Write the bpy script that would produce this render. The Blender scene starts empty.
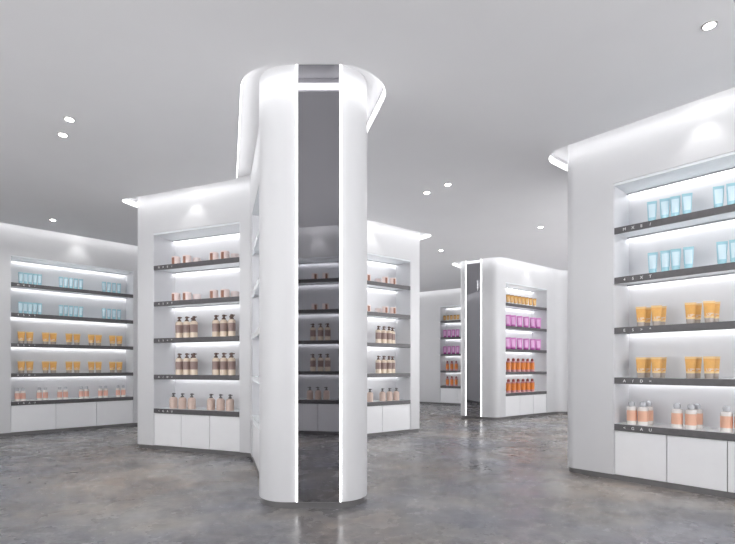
import bpy, bmesh, math, random
from mathutils import Vector, Matrix
from mathutils.geometry import tessellate_polygon
random.seed(4)
S = bpy.context.scene
C = S.collection
PI = math.pi

# ------------------------------------------------------------------ materials
def srgb(r, g, b):
    f = lambda c: (c/255/12.92) if c/255 <= .04045 else ((c/255+.055)/1.055)**2.4
    return (f(r), f(g), f(b), 1)
def mat(name, col, rough=.5, metal=0, emis=None, estr=0, noise=0, nscale=8, alpha=1, trans=0, bump=0, coat=0):
    m = bpy.data.materials.new(name); m.use_nodes = True
    nt = m.node_tree; p = nt.nodes['Principled BSDF']
    p.inputs['Base Color'].default_value = col
    p.inputs['Roughness'].default_value = rough
    p.inputs['Metallic'].default_value = metal
    p.inputs['Transmission Weight'].default_value = trans
    p.inputs['Coat Weight'].default_value = coat
    p.inputs['Alpha'].default_value = alpha
    if emis:
        p.inputs['Emission Color'].default_value = emis
        p.inputs['Emission Strength'].default_value = estr
    if noise or bump:
        tc = nt.nodes.new('ShaderNodeTexCoord'); nz = nt.nodes.new('ShaderNodeTexNoise')
        nz.inputs['Scale'].default_value = nscale; nz.inputs['Detail'].default_value = 4
        nt.links.new(tc.outputs['Object'], nz.inputs['Vector'])
        if noise:
            rp = nt.nodes.new('ShaderNodeValToRGB')
            rp.color_ramp.elements[0].position = .3; rp.color_ramp.elements[1].position = .7
            rp.color_ramp.elements[0].color = tuple(c*(1-noise) for c in col[:3])+(1,)
            rp.color_ramp.elements[1].color = tuple(min(1, c*(1+noise)) for c in col[:3])+(1,)
            nt.links.new(nz.outputs['Fac'], rp.inputs['Fac']); nt.links.new(rp.outputs['Color'], p.inputs['Base Color'])
        if bump:
            bp = nt.nodes.new('ShaderNodeBump'); bp.inputs['Strength'].default_value = bump
            nt.links.new(nz.outputs['Fac'], bp.inputs['Height']); nt.links.new(bp.outputs['Normal'], p.inputs['Normal'])
    return m
M = {}
M['wall'] = mat('white_paint', srgb(215, 215, 217), .38, noise=.012, nscale=3)
M['ceil'] = mat('ceiling_paint', srgb(236, 236, 238), .85, noise=.01, nscale=2)
M['plinth'] = mat('dark_plinth', srgb(112, 110, 111), .35, noise=.06, nscale=20)
M['panel'] = mat('niche_panel', srgb(224, 224, 227), .4, noise=.01)
M['door'] = mat('cabinet_laminate', srgb(243, 243, 245), .3, noise=.01)
M['carcass'] = mat('cabinet_inside', srgb(120, 120, 122), .6, noise=.02)
M['board'] = mat('shelf_board', srgb(238, 242, 245), .25, noise=.02, nscale=30)
M['strip'] = mat('dark_shelf_strip', srgb(92, 90, 92), .4, noise=.10, nscale=25)
M['profile'] = mat('aluminium_profile', srgb(150, 152, 155), .4, metal=.1, noise=.03)
M['led'] = mat('led_diffuser', (1, 1, 1, 1), .5, emis=(1, 1, 1, 1), estr=7.5, noise=0)
M['cove'] = mat('cove_light_diffuser', (1, 1, 1, 1), .5, emis=(1, 1, 1, 1), estr=2.7)
M['mled'] = mat('mirror_light', (1, 1, 1, 1), .5, emis=(1, 1, 1, 1), estr=2.2)
M['mirror'] = mat('smoked_mirror', srgb(166, 165, 169), .02, metal=1, noise=.004)
M['white'] = mat('white_lettering', srgb(242, 242, 242), .5, noise=.01)
M['trim'] = mat('downlight_trim', srgb(190, 188, 186), .3, metal=.5, noise=.03)
M['lamp'] = mat('lamp_lens', (1, 1, 1, 1), .5, emis=(1, .97, .92, 1), estr=30)
M['blue'] = mat('pale_blue_plastic', srgb(170, 212, 225), .25, noise=.03, coat=.3)
M['bluecap'] = mat('pale_blue_cap', srgb(168, 212, 223), .2, noise=.02)
M['bluehi'] = mat('pale_blue_highlight', srgb(208, 229, 238), .35, noise=.02)
M['bluedk'] = mat('teal_seam', srgb(158, 207, 218), .3, noise=.02)
M['yel'] = mat('golden_plastic', srgb(230, 174, 96), .35, noise=.05, nscale=40)
M['yelrim'] = mat('pale_gold_rim', srgb(240, 205, 150), .3, noise=.03)
M['yelcap'] = mat('warm_grey_cap', srgb(176, 164, 155), .2, noise=.03, coat=.4)
M['amber'] = mat('amber_side', srgb(150, 105, 60), .4, noise=.05)
M['bwhite'] = mat('bottle_white', srgb(240, 234, 230), .25, noise=.01, coat=.3)
M['peach'] = mat('peach_label', srgb(244, 192, 164), .35, noise=.03)
M['pinkb'] = mat('rose_label', srgb(236, 186, 168), .35, noise=.03)
M['clear'] = mat('cloudy_clear_cap', srgb(204, 205, 210), .12, noise=.05, coat=.6)
M['jar'] = mat('powder_pink', srgb(241, 222, 217), .3, noise=.02, coat=.3)
M['jarp'] = mat('faded_pink', srgb(236, 222, 220), .4, noise=.02)
M['copper'] = mat('copper_brown', srgb(152, 104, 84), .35, noise=.06)
M['cream'] = mat('cream_plastic', srgb(232, 214, 194), .25, noise=.02, coat=.3)
M['brown'] = mat('mauve_brown_label', srgb(156, 132, 126), .4, noise=.04)
M['pump'] = mat('dark_bronze_pump', srgb(104, 82, 74), .3, metal=.3, noise=.05)
M['beige'] = mat('beige_plastic', srgb(214, 190, 178), .35, noise=.02, coat=.2)
M['greyp'] = mat('grey_pump', srgb(104, 100, 100), .3, noise=.05)
M['mag'] = mat('magenta_plastic', srgb(222, 140, 206), .3, noise=.05, coat=.4)
M['maglab'] = mat('pale_pink_label', srgb(244, 196, 236), .35, noise=.02)
M['magdk'] = mat('deep_magenta_cap', srgb(168, 66, 150), .3, noise=.04)
M['org'] = mat('orange_label', srgb(236, 140, 60), .35, noise=.05)
M['mauve'] = mat('mauve_plastic', srgb(206, 140, 146), .3, noise=.03, coat=.3)
M['maroon'] = mat('maroon_shoulder', srgb(140, 60, 60), .3, noise=.05)

# polished concrete floor
def floor_mat():
    m = bpy.data.materials.new('polished_concrete'); m.use_nodes = True
    nt = m.node_tree; N = nt.nodes; L = nt.links; p = N['Principled BSDF']
    tc = N.new('ShaderNodeTexCoord')
    def noise(sc, det, rough=.6, dist=0.):
        n = N.new('ShaderNodeTexNoise'); n.inputs['Scale'].default_value = sc; n.inputs['Detail'].default_value = det
        n.inputs['Roughness'].default_value = rough; n.inputs['Distortion'].default_value = dist
        L.new(tc.outputs['Object'], n.inputs['Vector']); return n
    def ramp(src, stops):
        r = N.new('ShaderNodeValToRGB'); e = r.color_ramp.elements
        e[0].position, e[0].color = stops[0]; e[1].position, e[1].color = stops[-1]
        for q, c in stops[1:-1]:
            k = e.new(q); k.color = c
        L.new(src.outputs['Fac'], r.inputs['Fac']); return r
    a = ramp(noise(.8, 6, .6, .2), [(.34, srgb(104, 103, 107)), (.5, srgb(136, 134, 135)), (.62, srgb(198, 193, 186))])
    b = ramp(noise(10, 10, .8, .1), [(.36, srgb(92, 89, 93)), (.5, srgb(148, 145, 144)), (.64, srgb(200, 195, 188))])
    mx = N.new('ShaderNodeMix'); mx.data_type = 'RGBA'; mx.inputs[0].default_value = .45
    L.new(a.outputs[0], mx.inputs[6]); L.new(b.outputs[0], mx.inputs[7])
    t = ramp(noise(.6, 3), [(.38, srgb(204, 211, 230)), (.5, srgb(222, 222, 222)), (.62, srgb(228, 214, 202))])
    m2 = N.new('ShaderNodeMix'); m2.data_type = 'RGBA'; m2.blend_type = 'MULTIPLY'; m2.inputs[0].default_value = .8
    L.new(mx.outputs[2], m2.inputs[6]); L.new(t.outputs[0], m2.inputs[7])
    L.new(m2.outputs[2], p.inputs['Base Color'])
    rr = N.new('ShaderNodeMapRange'); rr.inputs[1].default_value = .35; rr.inputs[2].default_value = .65
    rr.inputs[3].default_value = .16; rr.inputs[4].default_value = .36
    n3 = noise(3, 6); L.new(n3.outputs['Fac'], rr.inputs[0]); L.new(rr.outputs[0], p.inputs['Roughness'])
    bp = N.new('ShaderNodeBump'); bp.inputs['Strength'].default_value = .015; bp.inputs['Distance'].default_value = .01
    L.new(noise(14, 6).outputs['Fac'], bp.inputs['Height']); L.new(bp.outputs['Normal'], p.inputs['Normal'])
    return m
M['floor'] = floor_mat()

# ------------------------------------------------------------------ mesh helpers
def obj(name, bm, m, parent=None, smooth=False):
    bmesh.ops.recalc_face_normals(bm, faces=bm.faces)
    me = bpy.data.meshes.new(name); bm.to_mesh(me); bm.free()
    me.materials.append(m)
    if smooth:
        me.shade_smooth(); me.set_sharp_from_angle(angle=math.radians(34))
    o = bpy.data.objects.new(name, me); C.objects.link(o)
    if parent: o.parent = parent
    return o
def struct(o): o['kind'] = 'structure'; return o
def tag(o, label, cat, group=None):
    o['label'] = label; o['category'] = cat
    if group: o['group'] = group
    return o
def empty(name, loc, rz=0):
    o = bpy.data.objects.new(name, None); C.objects.link(o); o.location = loc; o.rotation_euler = (0, 0, rz)
    o.empty_display_size = .1; return o
def box(bm, x0, x1, y0, y1, z0, z1, bev=0):
    r = bmesh.ops.create_cube(bm, size=1)
    for v in r['verts']:
        v.co = Vector(((x0+x1)/2+v.co.x*(x1-x0), (y0+y1)/2+v.co.y*(y1-y0), (z0+z1)/2+v.co.z*(z1-z0)))
    if bev:
        es = list({e for v in r['verts'] for e in v.link_edges})
        bmesh.ops.bevel(bm, geom=es, offset=bev, segments=2, affect='EDGES', profile=.5)
    return bm
def prism(bm, pts, z0, z1):
    lo = [bm.verts.new((x, y, z0)) for x, y in pts]; hi = [bm.verts.new((x, y, z1)) for x, y in pts]
    n = len(pts)
    for i in range(n):
        bm.faces.new((lo[i], lo[(i+1) % n], hi[(i+1) % n], hi[i]))
    bm.faces.new(lo[::-1]); bm.faces.new(hi)
    return bm
def loft(bm, secs, n=24, cap=True, arc=None):
    """secs: (z, a, b) ellipses; arc=(t0,t1) open strip"""
    rings = []
    for z, a, b in secs:
        if arc:
            ts = [arc[0]+(arc[1]-arc[0])*i/(n-1) for i in range(n)]
        else:
            ts = [2*PI*i/n for i in range(n)]
        rings.append([bm.verts.new((a*math.cos(t), b*math.sin(t), z)) for t in ts])
    for r0, r1 in zip(rings, rings[1:]):
        for i in range(n if not arc else n-1):
            j = (i+1) % n
            bm.faces.new((r0[i], r0[j], r1[j], r1[i]))
    if cap and not arc:
        bm.faces.new(rings[0][::-1]); bm.faces.new(rings[-1])
    return bm
def lathe(prof, n=24):
    return loft(bmesh.new(), [(z, max(r, .0005), max(r, .0005)) for r, z in prof], n)
def text_mesh(s, size, depth=.0008):
    cu = bpy.data.curves.new('txt', 'FONT'); cu.body = s; cu.size = size; cu.extrude = depth
    cu.align_x = 'CENTER'; cu.align_y = 'CENTER'; cu.resolution_u = 3
    o = bpy.data.objects.new('txt', cu); C.objects.link(o)
    bpy.context.view_layer.update()
    dg = bpy.context.evaluated_depsgraph_get()
    me = bpy.data.meshes.new_from_object(o.evaluated_get(dg))
    bpy.data.objects.remove(o); bpy.data.curves.remove(cu)
    me.transform(Matrix.Rotation(PI/2, 4, 'X'))      # stands up, faces -y
    return me

# ------------------------------------------------------------------ plan paths
def fillet(path, closed):
    """path items (x,y[,r]); the room is always on the right hand of the direction of travel"""
    out = []; n = len(path)
    for i, p in enumerate(path):
        r = p[2] if len(p) > 2 else 0
        P = Vector(p[:2])
        if r <= 0 or (not closed and i in (0, n-1)):
            out.append(P); continue
        A = Vector(path[i-1][:2]); B = Vector(path[(i+1) % n][:2])
        u = (A-P).normalized(); v = (B-P).normalized()
        ang = u.angle(v); 
        if abs(ang-PI) < .02: out.append(P); continue
        t = min(r/math.tan(ang/2), (A-P).length*.48, (B-P).length*.48); r = t*math.tan(ang/2)
        bis = (u+v).normalized(); c = P+bis*(r/math.sin(ang/2))
        s = P+u*t-c; e = P+v*t-c
        a0 = math.atan2(s.y, s.x); a1 = math.atan2(e.y, e.x)
        d = (a1-a0+PI) % (2*PI)-PI
        k = max(4, int(abs(d)/.13))
        for j in range(k+1):
            a = a0+d*j/k; out.append(Vector((c.x+r*math.cos(a), c.y+r*math.sin(a))))
    return out
def offset(pts, d, closed):
    """shift to the right hand side by d"""
    res = []; n = len(pts)
    for i in range(n):
        p = pts[i]
        a = pts[i-1] if (closed or i > 0) else None
        b = pts[(i+1) % n] if (closed or i < n-1) else None
        ns = []
        if a is not None and (p-a).length > 1e-6:
            t = (p-a).normalized(); ns.append(Vector((t.y, -t.x)))
        if b is not None and (b-p).length > 1e-6:
            t = (b-p).normalized(); ns.append(Vector((t.y, -t.x)))
        m = sum(ns, Vector((0, 0))).normalized()
        k = max(.4, m.dot(ns[0]))
        res.append(p+m*(d/k))
    return res

HC, HR, NT = 3.03, 3.13, 2.63                        # ceiling, recess top, niche head
def expand(path):
    """split a path with niche marks ('n',a,b,depth) into plain corners and notched corners"""
    plain = []; notch = []
    for p in path:
        if p[0] == 'n':
            a, b, d = Vector(p[1]), Vector(p[2]), p[3]
            u = (b-a).normalized(); m = Vector((-u.y, u.x))*d
            plain += [tuple(a), tuple(b)]
            notch += [tuple(a), tuple(a+m), tuple(b+m), tuple(b)]
        else:
            plain.append(p); notch.append(p)
    return plain, notch
def block(side, path, back=None):
    plain, notch = expand(path); closed = back is None
    fp = fillet(plain, closed)
    # notched outline keeps the fillets of the plain one
    fn = fillet(notch, closed) if closed else fillet(notch, False)
    bk = [Vector(b) for b in (back or [])]
    bm = prism(bmesh.new(), [tuple(p) for p in fn+bk], .046, NT)
    prism(bm, [tuple(p) for p in fp+bk], NT, HR)
    struct(obj('wall_'+side, bm, M['wall'], smooth=True))
    ins = offset(fp, -.012, closed)
    struct(obj('baseboard_'+side, prism(bmesh.new(), [tuple(p) for p in ins+bk], 0, .046), M['plinth'], smooth=True))
    return fp

# niches (left end, right end as one stands before them, depth)
NL = ('n', (-5.181, 6.957), (-3.978, 8.177), .36)
NF = ('n', (1.944, 12.87), (3.147, 12.06), .36)
NW = ('n', (-2.616, 5.854), (-1.426, 5.369), .36)
NS = ('n', (-1.225, 5.09), (-.93, 4.15), .30)
NR = ('n', (-.645, 6.351), (.664, 7.33), .36)
NP = ('n', (2.639, 9.178), (3.755, 10.04), .36)
NG = ('n', (2.182, 4.267), (3.566, 2.736), .36)
NB = ('n', (-.06, -.22), (-1.42, -.51), .34)

p_left = [(-6.4, 1.6), (-6.4, 5.75, .8), NL, (-3.5, 8.66, .5), (-3.2, 9.3)]
b_left = [(-7.2, 9.3), (-7.2, 1.6)]
p_rear = [(-.8, 13.36), (1.25, 13.35, .6), NF,
          (3.5, 11.82, .2), (5.0, 12.2, .5), (6.8, 12.2)]
b_rear = [(6.8, 11.42), (7.4, 11.42), (7.4, 14.6), (-.8, 14.6)]
p_back = [(6.8, 11.4), (5.0, 11.4, .5), (2.7, 10.7, .3), (1.806, 9.441, .08), (2.43, 9.017, .22), NP, (4.1, 10.32, .35), (5.6, 9.6, .4),
          (6.4, 8.8, .3), (6.4, 8.0)]
b_back = [(7.4, 8.0), (7.4, 11.4)]
p_isl = [(-2.90, 5.970, .08), NW, (-1.296, 5.316, .05), NS, (-.82, 3.9, .3), (-.81, 3.385, .25), (.028, 3.385, .25), (-.04, 3.95, .4),
         (-.25, 4.5, .4), (-.75, 6.272, .06), NR, (.842, 7.464, .07), (.454, 7.92, .2), (-.9, 6.95, .3), (-2.6, 6.6, .2)]
p_right = [(1.875, 4.607, .11), NG, (3.9, 2.36, .2), (4.72, 3.10, .2), (2.73, 5.30, .2)]
p_cam = [(.2, -.165, .1), NB, (-1.68, -.566, .1), (-1.52, -1.3, .1), (.36, -.9, .1)]

f_left = block('left', p_left, b_left)
f_rear = block('rear', p_rear, b_rear)
f_back = block('back', p_back, b_back)
f_isl = block('center', p_isl)
f_right = block('right', p_right)
f_hole = fillet([(-3.045, 5.85, .12), (-1.415, 5.185, .04), (-.842, 3.215, .36), (.235, 3.215, .36), (.0, 4.16, .3), (-.10, 4.56, .5), (-.62, 6.15, .1),
                 (1.05, 7.42, .15), (.50, 8.13, .2), (-.95, 7.12, .3), (-2.70, 6.80, .2)], True)
f_cam = block('front', p_cam)

# floor and ceilings
struct(obj('floor', box(bmesh.new(), -7.2, 7.4, -4, 14.6, -.1, 0), M['floor']))
struct(obj('ceiling', box(bmesh.new(), -7.2, 7.4, -4, 14.6, HR, HR+.1), M['ceil']))
OFF = .17
def ceiling_lower():
    outer = [Vector((-7.2, -4)), Vector((-7.2, 1.59))]+offset(f_left, OFF, False)+[Vector((-3.2, 9.31)), Vector((-.8, 13.2))]+offset(f_rear, OFF, False)+offset(f_back, OFF, False)+[Vector((7.4, 7.99)), Vector((7.4, -4))]
    loops = [outer, offset(f_hole, 0, True), offset(f_right, OFF, True), offset(f_cam, OFF, True)]
    tess = tessellate_polygon([[Vector((p.x, p.y, 0)) for p in l] for l in loops])
    flat = [p for l in loops for p in l]
    bm = bmesh.new()
    vb = [bm.verts.new((p.x, p.y, HC)) for p in flat]; vt = [bm.verts.new((p.x, p.y, HR-.001)) for p in flat]
    for t in tess:
        try:
            bm.faces.new([vb[i] for i in t]); bm.faces.new([vt[i] for i in t[::-1]])
        except ValueError: pass
    k = 0
    for l in loops:
        n = len(l)
        for i in range(n):
            a, b = k+i, k+(i+1) % n
            bm.faces.new((vb[a], vb[b], vt[b], vt[a]))
        k += n
    struct(obj('ceiling_panel', bm, M['ceil']))
ceiling_lower()
# unseen framed openings added at the sides and rear to let in fill light
def fill_frames(n, p0, p1, k):
    a, b = Vector(p0), Vector(p1); L = (b-a).length; rz = math.atan2((b-a).y, (b-a).x)
    bm = bmesh.new()
    for i in range(k+1):
        x = L*i/k; box(bm, max(0, x-.03), min(L, x+.03), -.04, .04, .08, HC-.08)
    box(bm, 0, L, -.04, .04, 0, .08); box(bm, 0, L, -.04, .04, HC-.08, HC-.001)
    o = struct(obj('fill_opening_%d' % n, bm, M['plinth'])); o.location = (a.x, a.y, 0); o.rotation_euler = (0, 0, rz)
fill_frames(1, (-6.8, -3.9), (-6.8, 1.58), 4)
fill_frames(2, (6.9, -3.9), (6.9, 7.98), 6)
fill_frames(4, (-3.15, 9.36), (-.85, 13.3), 4)
fill_frames(3, (-6.7, -3.95), (-1.81, -3.95), 3)
fill_frames(5, (1.81, -3.95), (6.8, -3.95), 3)
struct(obj('wall_light_block', box(bmesh.new(), -1.8, 1.8, -4, -3.85, 0, HC-.002), M['wall']))  # unseen wall added to cut the light from the rear onto the column
def cove(fp, closed, label, off=OFF):
    o1 = offset(fp, off-.002, closed); o0 = offset(fp, off-.008, closed)
    bm = bmesh.new(); n = len(o1); rows = []
    for p, q in zip(o1, o0):
        rows.append([bm.verts.new((p.x, p.y, HC+.012)), bm.verts.new((q.x, q.y, HC+.012)),
                     bm.verts.new((q.x, q.y, HC+.058)), bm.verts.new((p.x, p.y, HC+.058))])
    for i in range(n if closed else n-1):
        a, b = rows[i], rows[(i+1) % n]
        for k in range(4):
            bm.faces.new((a[k], b[k], b[(k+1) % 4], a[(k+1) % 4]))
    if not closed:
        bm.faces.new(rows[0]); bm.faces.new(rows[-1][::-1])
    o = obj('cove_light', bm, M['cove'])
    tag(o, label, 'light strip')
cove(f_left, False, 'glowing light strip in the ceiling recess along the left wall')
cove(f_rear, False, 'glowing light strip in the ceiling recess over the farthest bay on the rear wall')
cove(f_back, False, 'glowing light strip in the ceiling recess over the distant mirrored column and magenta bay')
cove(f_hole, True, 'glowing light strip in the ceiling recess around the central mirrored island', 0)
cove(f_right, True, 'glowing light strip in the ceiling recess around the right foreground unit')
cove(f_cam, True, 'glowing light strip in the ceiling recess over the unit seen only in the mirror')

# ------------------------------------------------------------------ display bays
HS = [2.231, 1.791, 1.347, .906, .495]
SH = .055
LET = [['M', 'X', 'E', '/'], ['4', '5', 'X', 'T'], ['E', 'S', '>', '*'], ['A', '/', 'D', '='], ['<', 'G', 'A', 'U']]
letcache = {}
class Bay:
    def __init__(s, niche, label, nd, name, lettered=False, hs=1.0, nt=NT, strip='strip'):
        a, b, d = Vector(niche[1]), Vector(niche[2]), niche[3]
        s.a, s.b, s.d = a, b, d; s.u = (b-a).normalized(); s.w = (b-a).length; s.m = Vector((-s.u.y, s.u.x))
        s.rz = math.atan2(s.u.y, s.u.x); s.hs = [h*hs for h in HS]; s.name = name
        mid = (a+b)/2
        r = s.root = tag(empty('display_bay', (mid.x, mid.y, .046), s.rz), label, 'shelving')
        W = s.w/2-.001; D = d-.002; Z = -.046
        obj('back_panel', box(bmesh.new(), -W, W, D-.012, D, .001, nt+Z-.002), M['panel'], r)
        for x0, x1 in ((-W, -W+.01), (W-.01, W)):
            obj('side_panel', box(bmesh.new(), x0, x1, .004, D-.0125, .001, nt+Z-.002), M['panel'], r)
        W -= .0105
        obj('top_panel', box(bmesh.new(), -W, W, .004, D-.0125, nt+Z-.022, nt+Z-.002), M['board'], r)
        led = lambda z, par: s.led(W, D, z, par)
        led(nt+Z-.022, r)
        ct = s.hs[4]+Z
        # cabinet
        obj('cabinet_body', box(bmesh.new(), -W, W, .03, D-.0125, .001, ct-SH-.001), M['carcass'], r)
        dw = 2*W/nd
        for i in range(nd):
            bm = box(bmesh.new(), -W+i*dw+.003, -W+(i+1)*dw-.003, .008, .028, .003, ct-SH-.004, .0015)
            obj('door', bm, M['door'], r)
        for k, h in enumerate(s.hs):
            z = h+Z
            if k == 4:
                sh = obj('countertop', box(bmesh.new(), -W, W, .012, D-.0125, z-.04, z), M['board'], r)
            else:
                sh = obj('shelf', box(bmesh.new(), -W, W, .012, D-.0125, z-.03, z), M['board'], r)
                led(z-.03, sh)
            obj('front_strip', box(bmesh.new(), -W, W, -.002, .0115, z-SH, z+.001, .0015), M[strip], sh)
            if lettered:
                for j, ch in enumerate(LET[k]):
                    if ch not in letcache: letcache[ch] = text_mesh(ch, .034)
                    o = bpy.data.objects.new('lettering', letcache[ch]); C.objects.link(o); o.parent = sh
                    if not letcache[ch].materials: letcache[ch].materials.append(M['white'])
                    o.location = (-W+.085+.068*j, -.003, z-SH/2)
    def led(s, W, D, z, par):
        yb = D-.0125
        obj('light_strip', box(bmesh.new(), -W+.01, W-.01, yb-.042, yb-.030, z-.009, z-.0005), M['led'], par)
        obj('light_profile', box(bmesh.new(), -W, W, yb-.048, yb-.0425, z-.012, z-.0005), M['profile'], par)
    def t_of(s, px, y):
        k = (px-367.5)/480
        return (k*(s.a.y+y*s.m.y)-s.a.x-y*s.m.x)/(s.u.x-k*s.u.y)
    def pos(s, t, y, k):
        p = s.a+s.u*t+s.m*y
        return (p.x, p.y, s.hs[k]+.0005)

bL = Bay(NL, 'white recessed display bay on the left wall with blue and golden tubes', 3, 'left wall bay', True)
bW = Bay(NW, 'white recessed display bay left of the mirrored column with pink jars and pump bottles', 3, 'bay left of column', True)
bS = Bay(NS, 'narrow white side bay seen edge-on against the left flank of the mirrored column', 2, 'side bay', strip='board')
bR = Bay(NR, 'white recessed display bay just right of the mirrored column, partly hidden by it', 3, 'bay right of column')
bP = Bay(NP, 'distant white display bay with magenta tubes, right of the small mirrored column', 3, 'distant magenta bay')
bF = Bay(NF, 'farthest narrow display bay, left of the small distant mirrored column', 3, 'farthest bay')
bG = Bay(NG, 'large white display bay in the right foreground with blue tubes and peach bottles', 5, 'right foreground bay', True)
bB = Bay(NB, 'display bay with jars and pump bottles, seen only reflected in the large mirror', 2, 'mirror-reflected bay', hs=1.035)

# ------------------------------------------------------------------ products
protos = {}
def product(name, parts):
    """parts: list of (partname, mesh-object creator, material[, children])"""
    r = empty(name, (0, 0, 0)); 
    for p in parts:
        o = obj(p[0], p[1], M[p[2]], r, smooth=True)
        for c in (p[3] if len(p) > 3 else []):
            obj(c[0], c[1], M[c[2]], o, smooth=True)
    return r
def copy_tree(o, parent=None):
    c = o.copy(); C.objects.link(c)
    if parent: c.parent = parent
    for ch in [x for x in o.children]:
        copy_tree(ch, c)
    return c
def tube_body(z0, z1, a0, a1, b0, b1=.003):
    secs = []
    for i in range(9):
        f = i/8; secs.append((z0+(z1-z0)*f, a0+(a1-a0)*f, b0+(b1-b0)*f**1.15))
    return loft(bmesh.new(), secs, 28)
def tube_label(z0, z1, Z0, Z1, a0, a1, b0, b1=.003, arc=1.0):
    secs = []
    for i in range(6):
        z = z0+(z1-z0)*i/5; f = (z-Z0)/(Z1-Z0)
        secs.append((z, (a0+(a1-a0)*f)*1.01+.0006, (b0+(b1-b0)*f**1.15)+.0012))
    return loft(bmesh.new(), secs, 12, arc=(-PI/2-arc, -PI/2+arc))
def mk_blue():
    return product('skincare_tube', [
        ('cap', lathe([(.026, 0), (.0275, .003), (.0285, .026), (.027, .029)]), 'bluecap'),
        ('tube_body', tube_body(.029, .167, .030, .037, .027), 'blue',
         [('label', tube_label(.045, .155, .029, .167, .030, .037, .027, arc=.82), 'bluehi')]),  # paler front patch paints a light reflection onto the tube
        ('crimped_end', box(bmesh.new(), -.037, .037, -.0025, .0025, .1672, .178), 'bluedk')])
def mk_yellow():
    r = product('cream_tube', [
        ('cap', loft(bmesh.new(), [(0, .033, .024), (.002, .034, .025), (.043, .0365, .0275)]), 'yelcap'),
        ('tube_body', tube_body(.0435, .170, .0375, .048, .028), 'yelrim',
         [('label', tube_label(.060, .164, .0435, .170, .0375, .048, .028, arc=1.25), 'yel')]),
        ('crimped_end', box(bmesh.new(), -.048, .048, -.0025, .0025, .1702, .182), 'yelrim')])
    o = bpy.data.objects.new('lettering', text_mesh('LSP*', .030)); C.objects.link(o); o.parent = r.children[1]
    o.data.materials.append(M['white']); o.location = (0, -.0285, .0715)
    return r
def bottle_prof(r, h, neck, sh=.02):
    p = [(r*.93, 0), (r, .004), (r, h-sh)]
    for i in range(1, 6):
        a = PI/2*i/5; p.append((neck+(r-neck)*math.cos(a), h-sh+sh*math.sin(a)))
    return p
def pump(z, m, s=1.0):
    bm = loft(bmesh.new(), [(z+.0005, .019*s, .019*s), (z+.014*s, .019*s, .019*s), (z+.0145*s, .010*s, .010*s), (z+.030*s, .010*s, .010*s),
                    (z+.0305*s, .018*s, .018*s), (z+.044*s, .017*s, .017*s), (z+.049*s, .011*s, .011*s)], 16)
    box(bm, -.005*s, .034*s, -.005*s, .005*s, z+.034*s, z+.044*s, .0015)
    return bm
def mk_bottle(lab):
    return product('lotion_bottle', [
        ('bottle_body', lathe(bottle_prof(.040, .160, .019, .012)), 'bwhite',
         [('label', lathe([(.0395, .033), (.0408, .0335), (.0408, .124), (.0395, .1245)]), lab)]),
        ('cap', lathe([(.020, .1605), (.022, .163), (.022, .172), (.026, .174), (.024, .196), (.012, .204)]), 'clear')])
def mk_pump():
    return product('pump_bottle', [
        ('bottle_body', lathe(bottle_prof(.043, .203, .016, .026)), 'cream',
         [('label', lathe([(.0425, .064), (.0438, .0645), (.0438, .158), (.0425, .1585)]), 'brown')]),
        ('pump', pump(.203, 'pump', 1.15), 'pump')])
def mk_beige():
    return product('round_pump_bottle', [
        ('bottle_body', lathe(bottle_prof(.047, .140, .016, .034)), 'beige'),
        ('pump', pump(.140, 'greyp', 1.0), 'greyp')])
def mk_jar(m='jar'):
    return product('cosmetic_jar', [
        ('jar_body', lathe([(.047, 0), (.049, .004), (.049, .062), (.047, .064)], 28), m,
         [('label', loft(bmesh.new(), [(.008, .0498, .0498), (.080, .0498, .0498)], 8, arc=(-PI/2-.95, -PI/2-.22)), 'copper' if m == 'jar' else 'jar')]),
        ('lid', lathe([(.0475, .0645), (.0485, .066), (.0485, .090), (.046, .094)], 28), m)])
def mk_small():
    return product('small_gold_tube', [
        ('cap', lathe([(.024, 0), (.026, .003), (.027, .034)]), 'bwhite'),
        ('tube_body', tube_body(.0345, .142, .029, .036, .026), 'yel',
         [('label', tube_label(.05, .12, .0345, .142, .029, .036, .026, arc=.5), 'yelrim')]),
        ('crimped_end', box(bmesh.new(), -.036, .036, -.0025, .0025, .1422, .152), 'amber')])
def mk_magenta():
    return product('magenta_tube', [
        ('cap', lathe([(.038, 0), (.041, .003), (.042, .030)]), 'magdk'),
        ('tube_body', tube_body(.0305, .194, .043, .048, .036), 'mag',
         [('label', tube_label(.05, .18, .0305, .194, .043, .048, .036, arc=.55), 'maglab')]),
        ('crimped_end', box(bmesh.new(), -.048, .048, -.0025, .0025, .1942, .208), 'mag')])
def mk_orange():
    return product('orange_bottle', [
        ('bottle_body', lathe(bottle_prof(.040, .205, .018, .022)), 'mauve',
         [('label', lathe([(.0395, .04), (.0408, .0405), (.0408, .175), (.0395, .1755)]), 'org')]),
        ('cap', lathe([(.018, .2055), (.026, .207), (.025, .236), (.018, .252), (.010, .256)]), 'maroon')])
MK = dict(blue=(mk_blue, 'pale blue tube', 'tube'), yellow=(mk_yellow, 'golden tube', 'tube'),
          peach=(lambda: mk_bottle('peach'), 'peach-banded bottle', 'bottle'), rose=(lambda: mk_bottle('pinkb'), 'rose-banded bottle', 'bottle'),
          pump=(mk_pump, 'brown-banded pump bottle', 'bottle'), beige=(mk_beige, 'beige pump bottle', 'bottle'),
          jar=(mk_jar, 'pink jar', 'jar'), jarp=(lambda: mk_jar('jarp'), 'faded pink jar', 'jar'),
          small=(mk_small, 'small gold tube', 'tube'), magenta=(mk_magenta, 'magenta tube', 'tube'), orange=(mk_orange, 'orange-banded bottle', 'bottle'))
ORD = ['first', 'second', 'third', 'fourth', 'fifth', 'sixth', 'seventh', 'eighth', 'ninth']
SHN = ['top shelf', 'second shelf', 'middle shelf', 'fourth shelf', 'counter']
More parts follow.
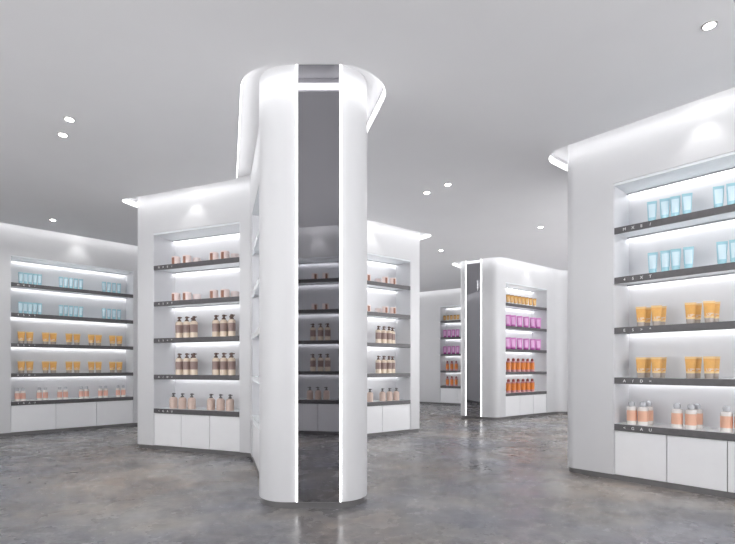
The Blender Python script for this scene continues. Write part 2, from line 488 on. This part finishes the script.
CLN = {1: [''], 2: ['left', 'right'], 3: ['left', 'middle', 'right'], 4: ['first', 'second', 'third', 'fourth'],
       5: ['first', 'second', 'middle', 'fourth', 'last'], 6: ['first', 'second', 'third', 'fourth', 'fifth', 'last']}
used = set()
def put(bay, k, kind, clusters, y=.1, yaw=0, behind=False, tmode=False, jit=.03, sc=(1, 1)):
    mk, desc, cat = MK[kind]
    for ci, cl in enumerate(clusters):
        for i, px in enumerate(cl):
            if kind not in used:
                o = protos[kind] = mk(); used.add(kind)
            else:
                o = copy_tree(protos[kind])
            t = px if tmode else bay.t_of(px, y)
            o.location = bay.pos(t, y, k)
            o.rotation_euler = (0, 0, bay.rz+yaw+random.uniform(-jit, jit))
            o.scale = (sc[0], sc[0], sc[1])
            c = CLN[len(clusters)][ci]; n = len(cl)
            wh = 'only' if n == 1 else (ORD[i]+' from left')
            if behind:
                lab = f"{desc} standing behind the front row"+(f", {ORD[i]} one" if n > 1 else '')+(f", {c} cluster" if c else '')+f", {SHN[k]}, {bay.name}"
            else:
                lab = f"{desc} {wh if n > 1 else 'standing alone'}"+(f" in {c} cluster" if c else ' in row')+f", {SHN[k]}, {bay.name}"
            tag(o, lab, cat, f"{desc}s on the {SHN[k]} of the {bay.name}")

# left wall bay
for k in (0, 1):
    put(bL, k, 'blue', [[20.6, 25.6, 30.2, 35, 39.7], [61, 66, 71, 76, 81], [104, 109, 114, 119]], y=.11, yaw=-.35, sc=(.8, 1))
for k in (2, 3):
    put(bL, k, 'yellow', [[21.3, 29.7], [45.6, 53.3], [69, 76.8], [91.3, 98.5], [112.3, 119.3]], y=.11, yaw=-.4)
put(bL, 4, 'rose', [[17.3, 23], [39.3, 45.4], [59.8, 65.6], [81.3, 86.6], [100.4, 105.7], [118, 123.3]], y=.10, sc=(.83, .95))
# bay left of the column
for k in (0, 1):
    put(bW, k, 'jar', [[176, 187], [214, 225]], y=.09, yaw=.65, sc=(1.05, 1.12))
    put(bW, k, 'jarp', [[197], [235]], y=.20, behind=True)
for k in (2, 3):
    put(bW, k, 'pump', [[179.3, 186.8, 194], [216, 223.8, 231.8]], y=.09)
    put(bW, k, 'pump', [[192.5], [231]], y=.22, behind=True)
put(bW, 4, 'beige', [[173.5, 182.4, 191.7], [211, 220.6, 230]], y=.10)
# bay right of the column
for k in (0, 1):
    put(bR, k, 'jar', [[367.5, 385, 393]], y=.08, yaw=.4, sc=(1, 1.1))
    put(bR, k, 'jarp', [[378]], y=.22, behind=True)
for k in (2, 3):
    put(bR, k, 'pump', [[378.4, 383.8, 389]], y=.10)
    put(bR, k, 'pump', [[392.5]], y=.2, behind=True)
put(bR, 4, 'beige', [[370, 382.5, 389.5, 396.3]], y=.10)
# distant magenta bay
put(bP, 0, 'small', [[508, 511.8, 515.5, 519.2, 523, 526.6, 530.5, 534.5]], y=.12, yaw=-.8, sc=(1.05, 1.25))
for k in (1, 2):
    put(bP, k, 'magenta', [[507.7, 513, 519.5, 526, 532.5, 538]], y=.12, yaw=-.8, sc=(1.22, 1.12))
for k in (3, 4):
    put(bP, k, 'orange', [[508.4, 513.4, 518.2, 523.1, 527.6, 532.2]], y=.12, sc=(1.12, 1.04))
# farthest bay
put(bF, 0, 'small', [[444.6, 448, 451.4, 454.8, 458]], y=.12, yaw=.4)
for k in (1, 2):
    put(bF, k, 'magenta', [[445, 449.2, 453.4, 457.6]], y=.12, yaw=.4)
for k in (3, 4):
    put(bF, k, 'orange', [[447.4, 451.8, 456.2]], y=.12)
# right foreground bay
put(bG, 0, 'blue', [[652, 664.7, 675.2, 687], [718.5, 732]], y=.10, yaw=.35, sc=(1, 1.07))
put(bG, 1, 'blue', [[652.7, 665.3, 675.8, 688.5], [722, 735]], y=.10, yaw=.35, sc=(1, 1.07))
for k in (2, 3):
    put(bG, k, 'yellow', [[641, 656.5], [690.5, 709]], y=.10, yaw=.45, sc=(.84, .98))
    put(bG, k, 'yellow', [[646.5, 661.5], [696.5, 714.5]], y=.19, yaw=.45, behind=True, sc=(.8, .98))
put(bG, 4, 'peach', [[631.8, 643], [677, 691], [726.5, 741]], y=.09)
put(bG, 4, 'peach', [[648], [697]], y=.19, behind=True)
# bay that only the large mirror shows (distances along its shelves)
for k in (0, 1):
    put(bB, k, 'jar', [[.60, .77]], y=.09, tmode=True)
for k in (2, 3):
    put(bB, k, 'pump', [[.57, .68, .80]], y=.10, tmode=True)
put(bB, 4, 'beige', [[.59, .72, .85]], y=.10, tmode=True)

# ------------------------------------------------------------------ mirrors with light strips
def mirror(p0, p1, z0, z1, label, lw):
    a, b = Vector(p0), Vector(p1); u = (b-a).normalized(); w = (b-a).length/2; mid = (a+b)/2
    r = tag(empty('wall_mirror', (mid.x, mid.y, z0), math.atan2(u.y, u.x)), label, 'mirror')
    h = z1-z0
    obj('mirror_glass', box(bmesh.new(), -w, w, -.009, -.0015, 0, h), M['mirror'], r)
    for s in (-1, 1):
        x0, x1 = sorted((s*(w+.0005), s*(w+lw)))
        obj('light_strip', box(bmesh.new(), x0, x1, -.011, -.0015, 0, h), M['mled'], r)
mirror((-.490, 3.385), (-.197, 3.385), .05, HR-.003, 'tall smoked mirror between glowing strips on the large foreground column', .014)
mirror((1.93, 9.357), (2.168, 9.195), .05, HR-.003, 'tall smoked mirror between glowing strips on the small distant column', .016)

# ------------------------------------------------------------------ lamps
def spot_light(name, loc, energy, ang, blend, rad, parent=None, rot=(0, 0, 0)):
    l = bpy.data.lights.new(name, 'SPOT'); l.energy = energy; l.spot_size = ang; l.spot_blend = blend; l.shadow_soft_size = rad
    l.color = (1, .99, .975)
    o = bpy.data.objects.new(name, l); C.objects.link(o); o.location = loc; o.rotation_euler = rot
    if parent: o.parent = parent
    return o
DN = [((2.03, 2.85), 'ceiling downlight nearest the right upper corner'),
      ((-2.44, 3.93), 'upper of the paired ceiling downlights at upper left'),
      ((-2.66, 4.19), 'lower of the paired ceiling downlights at upper left'),
      ((-4.34, 6.62), 'small ceiling downlight in front of the left wall bay'),
      ((.894, 5.33), 'right one of the paired ceiling downlights right of the mirrored column'),
      ((.69, 5.58), 'left one of the paired ceiling downlights right of the mirrored column'),
      ((2.51, 6.96), 'small ceiling downlight left of the right foreground unit'),
      ((1.28, 8.35), 'smallest ceiling downlight, above and left of the distant mirrored column'),
      ((-2.6, .6), 'added fill downlight out of view on the left'), ((2.2, -.4), 'added fill downlight behind the viewer on the right'),  # this pair and the next are unseen fixtures added for fill
      ((-4.6, 2.6), 'added fill downlight over the left aisle'), ((4.9, 6.4), 'added fill downlight hidden beyond the right unit')]
proto = None
for (x, y), lab in DN:
    if proto is None:
        r = proto = empty('ceiling_downlight', (x, y, HC))
        bm = loft(bmesh.new(), [(-.006, .037, .037), (-.004, .041, .041), (-.0005, .042, .042)], 28)
        obj('trim_ring', bm, M['trim'], r, True)
        obj('lamp_lens', lathe([(.024, -.010), (.031, -.0065)], 24), M['lamp'], r, True)
    else:
        r = copy_tree(proto); r.location = (x, y, HC)
    tag(r, lab, 'ceiling light', 'ceiling downlights')
    spot_light('downlight_beam', (x, y, HC-.02), 26, 2.6, .6, .04)
pr = None
def washer(bay, t, e=4.6):
    global pr
    p = bay.a+bay.u*t-bay.m*.132
    if pr is None:
        pr = empty('recess_spotlight', (0, 0, 0))
        obj('lamp_body', lathe([(.022, -.028), (.024, -.026), (.024, -.0008)], 20), M['trim'], pr, True)
        obj('lamp_lens', lathe([(.016, -.031), (.018, -.0285)], 20), M['lamp'], pr, True); r = pr
    else: r = copy_tree(pr)
    r.location = (p.x, p.y, HR)
    tag(r, f'small spotlight in the ceiling recess washing the header of the {bay.name}', 'spotlight')
    spot_light('wash_beam', (p.x, p.y, HR-.04), e, math.radians(78), .55, .015)
washer(bL, bL.w/2); washer(bW, bW.t_of(195.5, 0)); washer(bR, bR.t_of(370, 0)); washer(bP, bP.t_of(527, 0), 4.2)
washer(bF, bF.w/2); washer(bG, bG.t_of(706, 0)); washer(bB, bB.w/2)

# ------------------------------------------------------------------ world, camera, view
w = bpy.data.worlds.new('daylight'); S.world = w; w.use_nodes = True
bg = w.node_tree.nodes['Background']; nt = w.node_tree; bg.inputs[0].default_value = (.985, .99, 1, 1)
tc = nt.nodes.new('ShaderNodeTexCoord'); sx = nt.nodes.new('ShaderNodeSeparateXYZ'); mr = nt.nodes.new('ShaderNodeMapRange')
mr.interpolation_type = 'SMOOTHSTEP'
mr.inputs[1].default_value = -.25; mr.inputs[2].default_value = .25      # added uplight below to brighten the ceiling, hazy sky above
mr.inputs[3].default_value = 6.7; mr.inputs[4].default_value = 1.9
nt.links.new(tc.outputs['Generated'], sx.inputs[0]); nt.links.new(sx.outputs['Z'], mr.inputs[0]); nt.links.new(mr.outputs[0], bg.inputs[1])
cam = bpy.data.cameras.new('camera'); co = bpy.data.objects.new('camera', cam); C.objects.link(co)
co.location = (0, 0, 1.0); co.rotation_euler = (PI/2, 0, 0)
cam.sensor_width = 36; cam.lens = 36*480/735; cam.shift_y = 95/735; cam.clip_start = .02
S.camera = co
S.view_settings.view_transform = 'Standard'; S.view_settings.look = 'None'
S.view_settings.gamma = 1; S.view_settings.exposure = 0.13; S.view_settings.use_curve_mapping = False
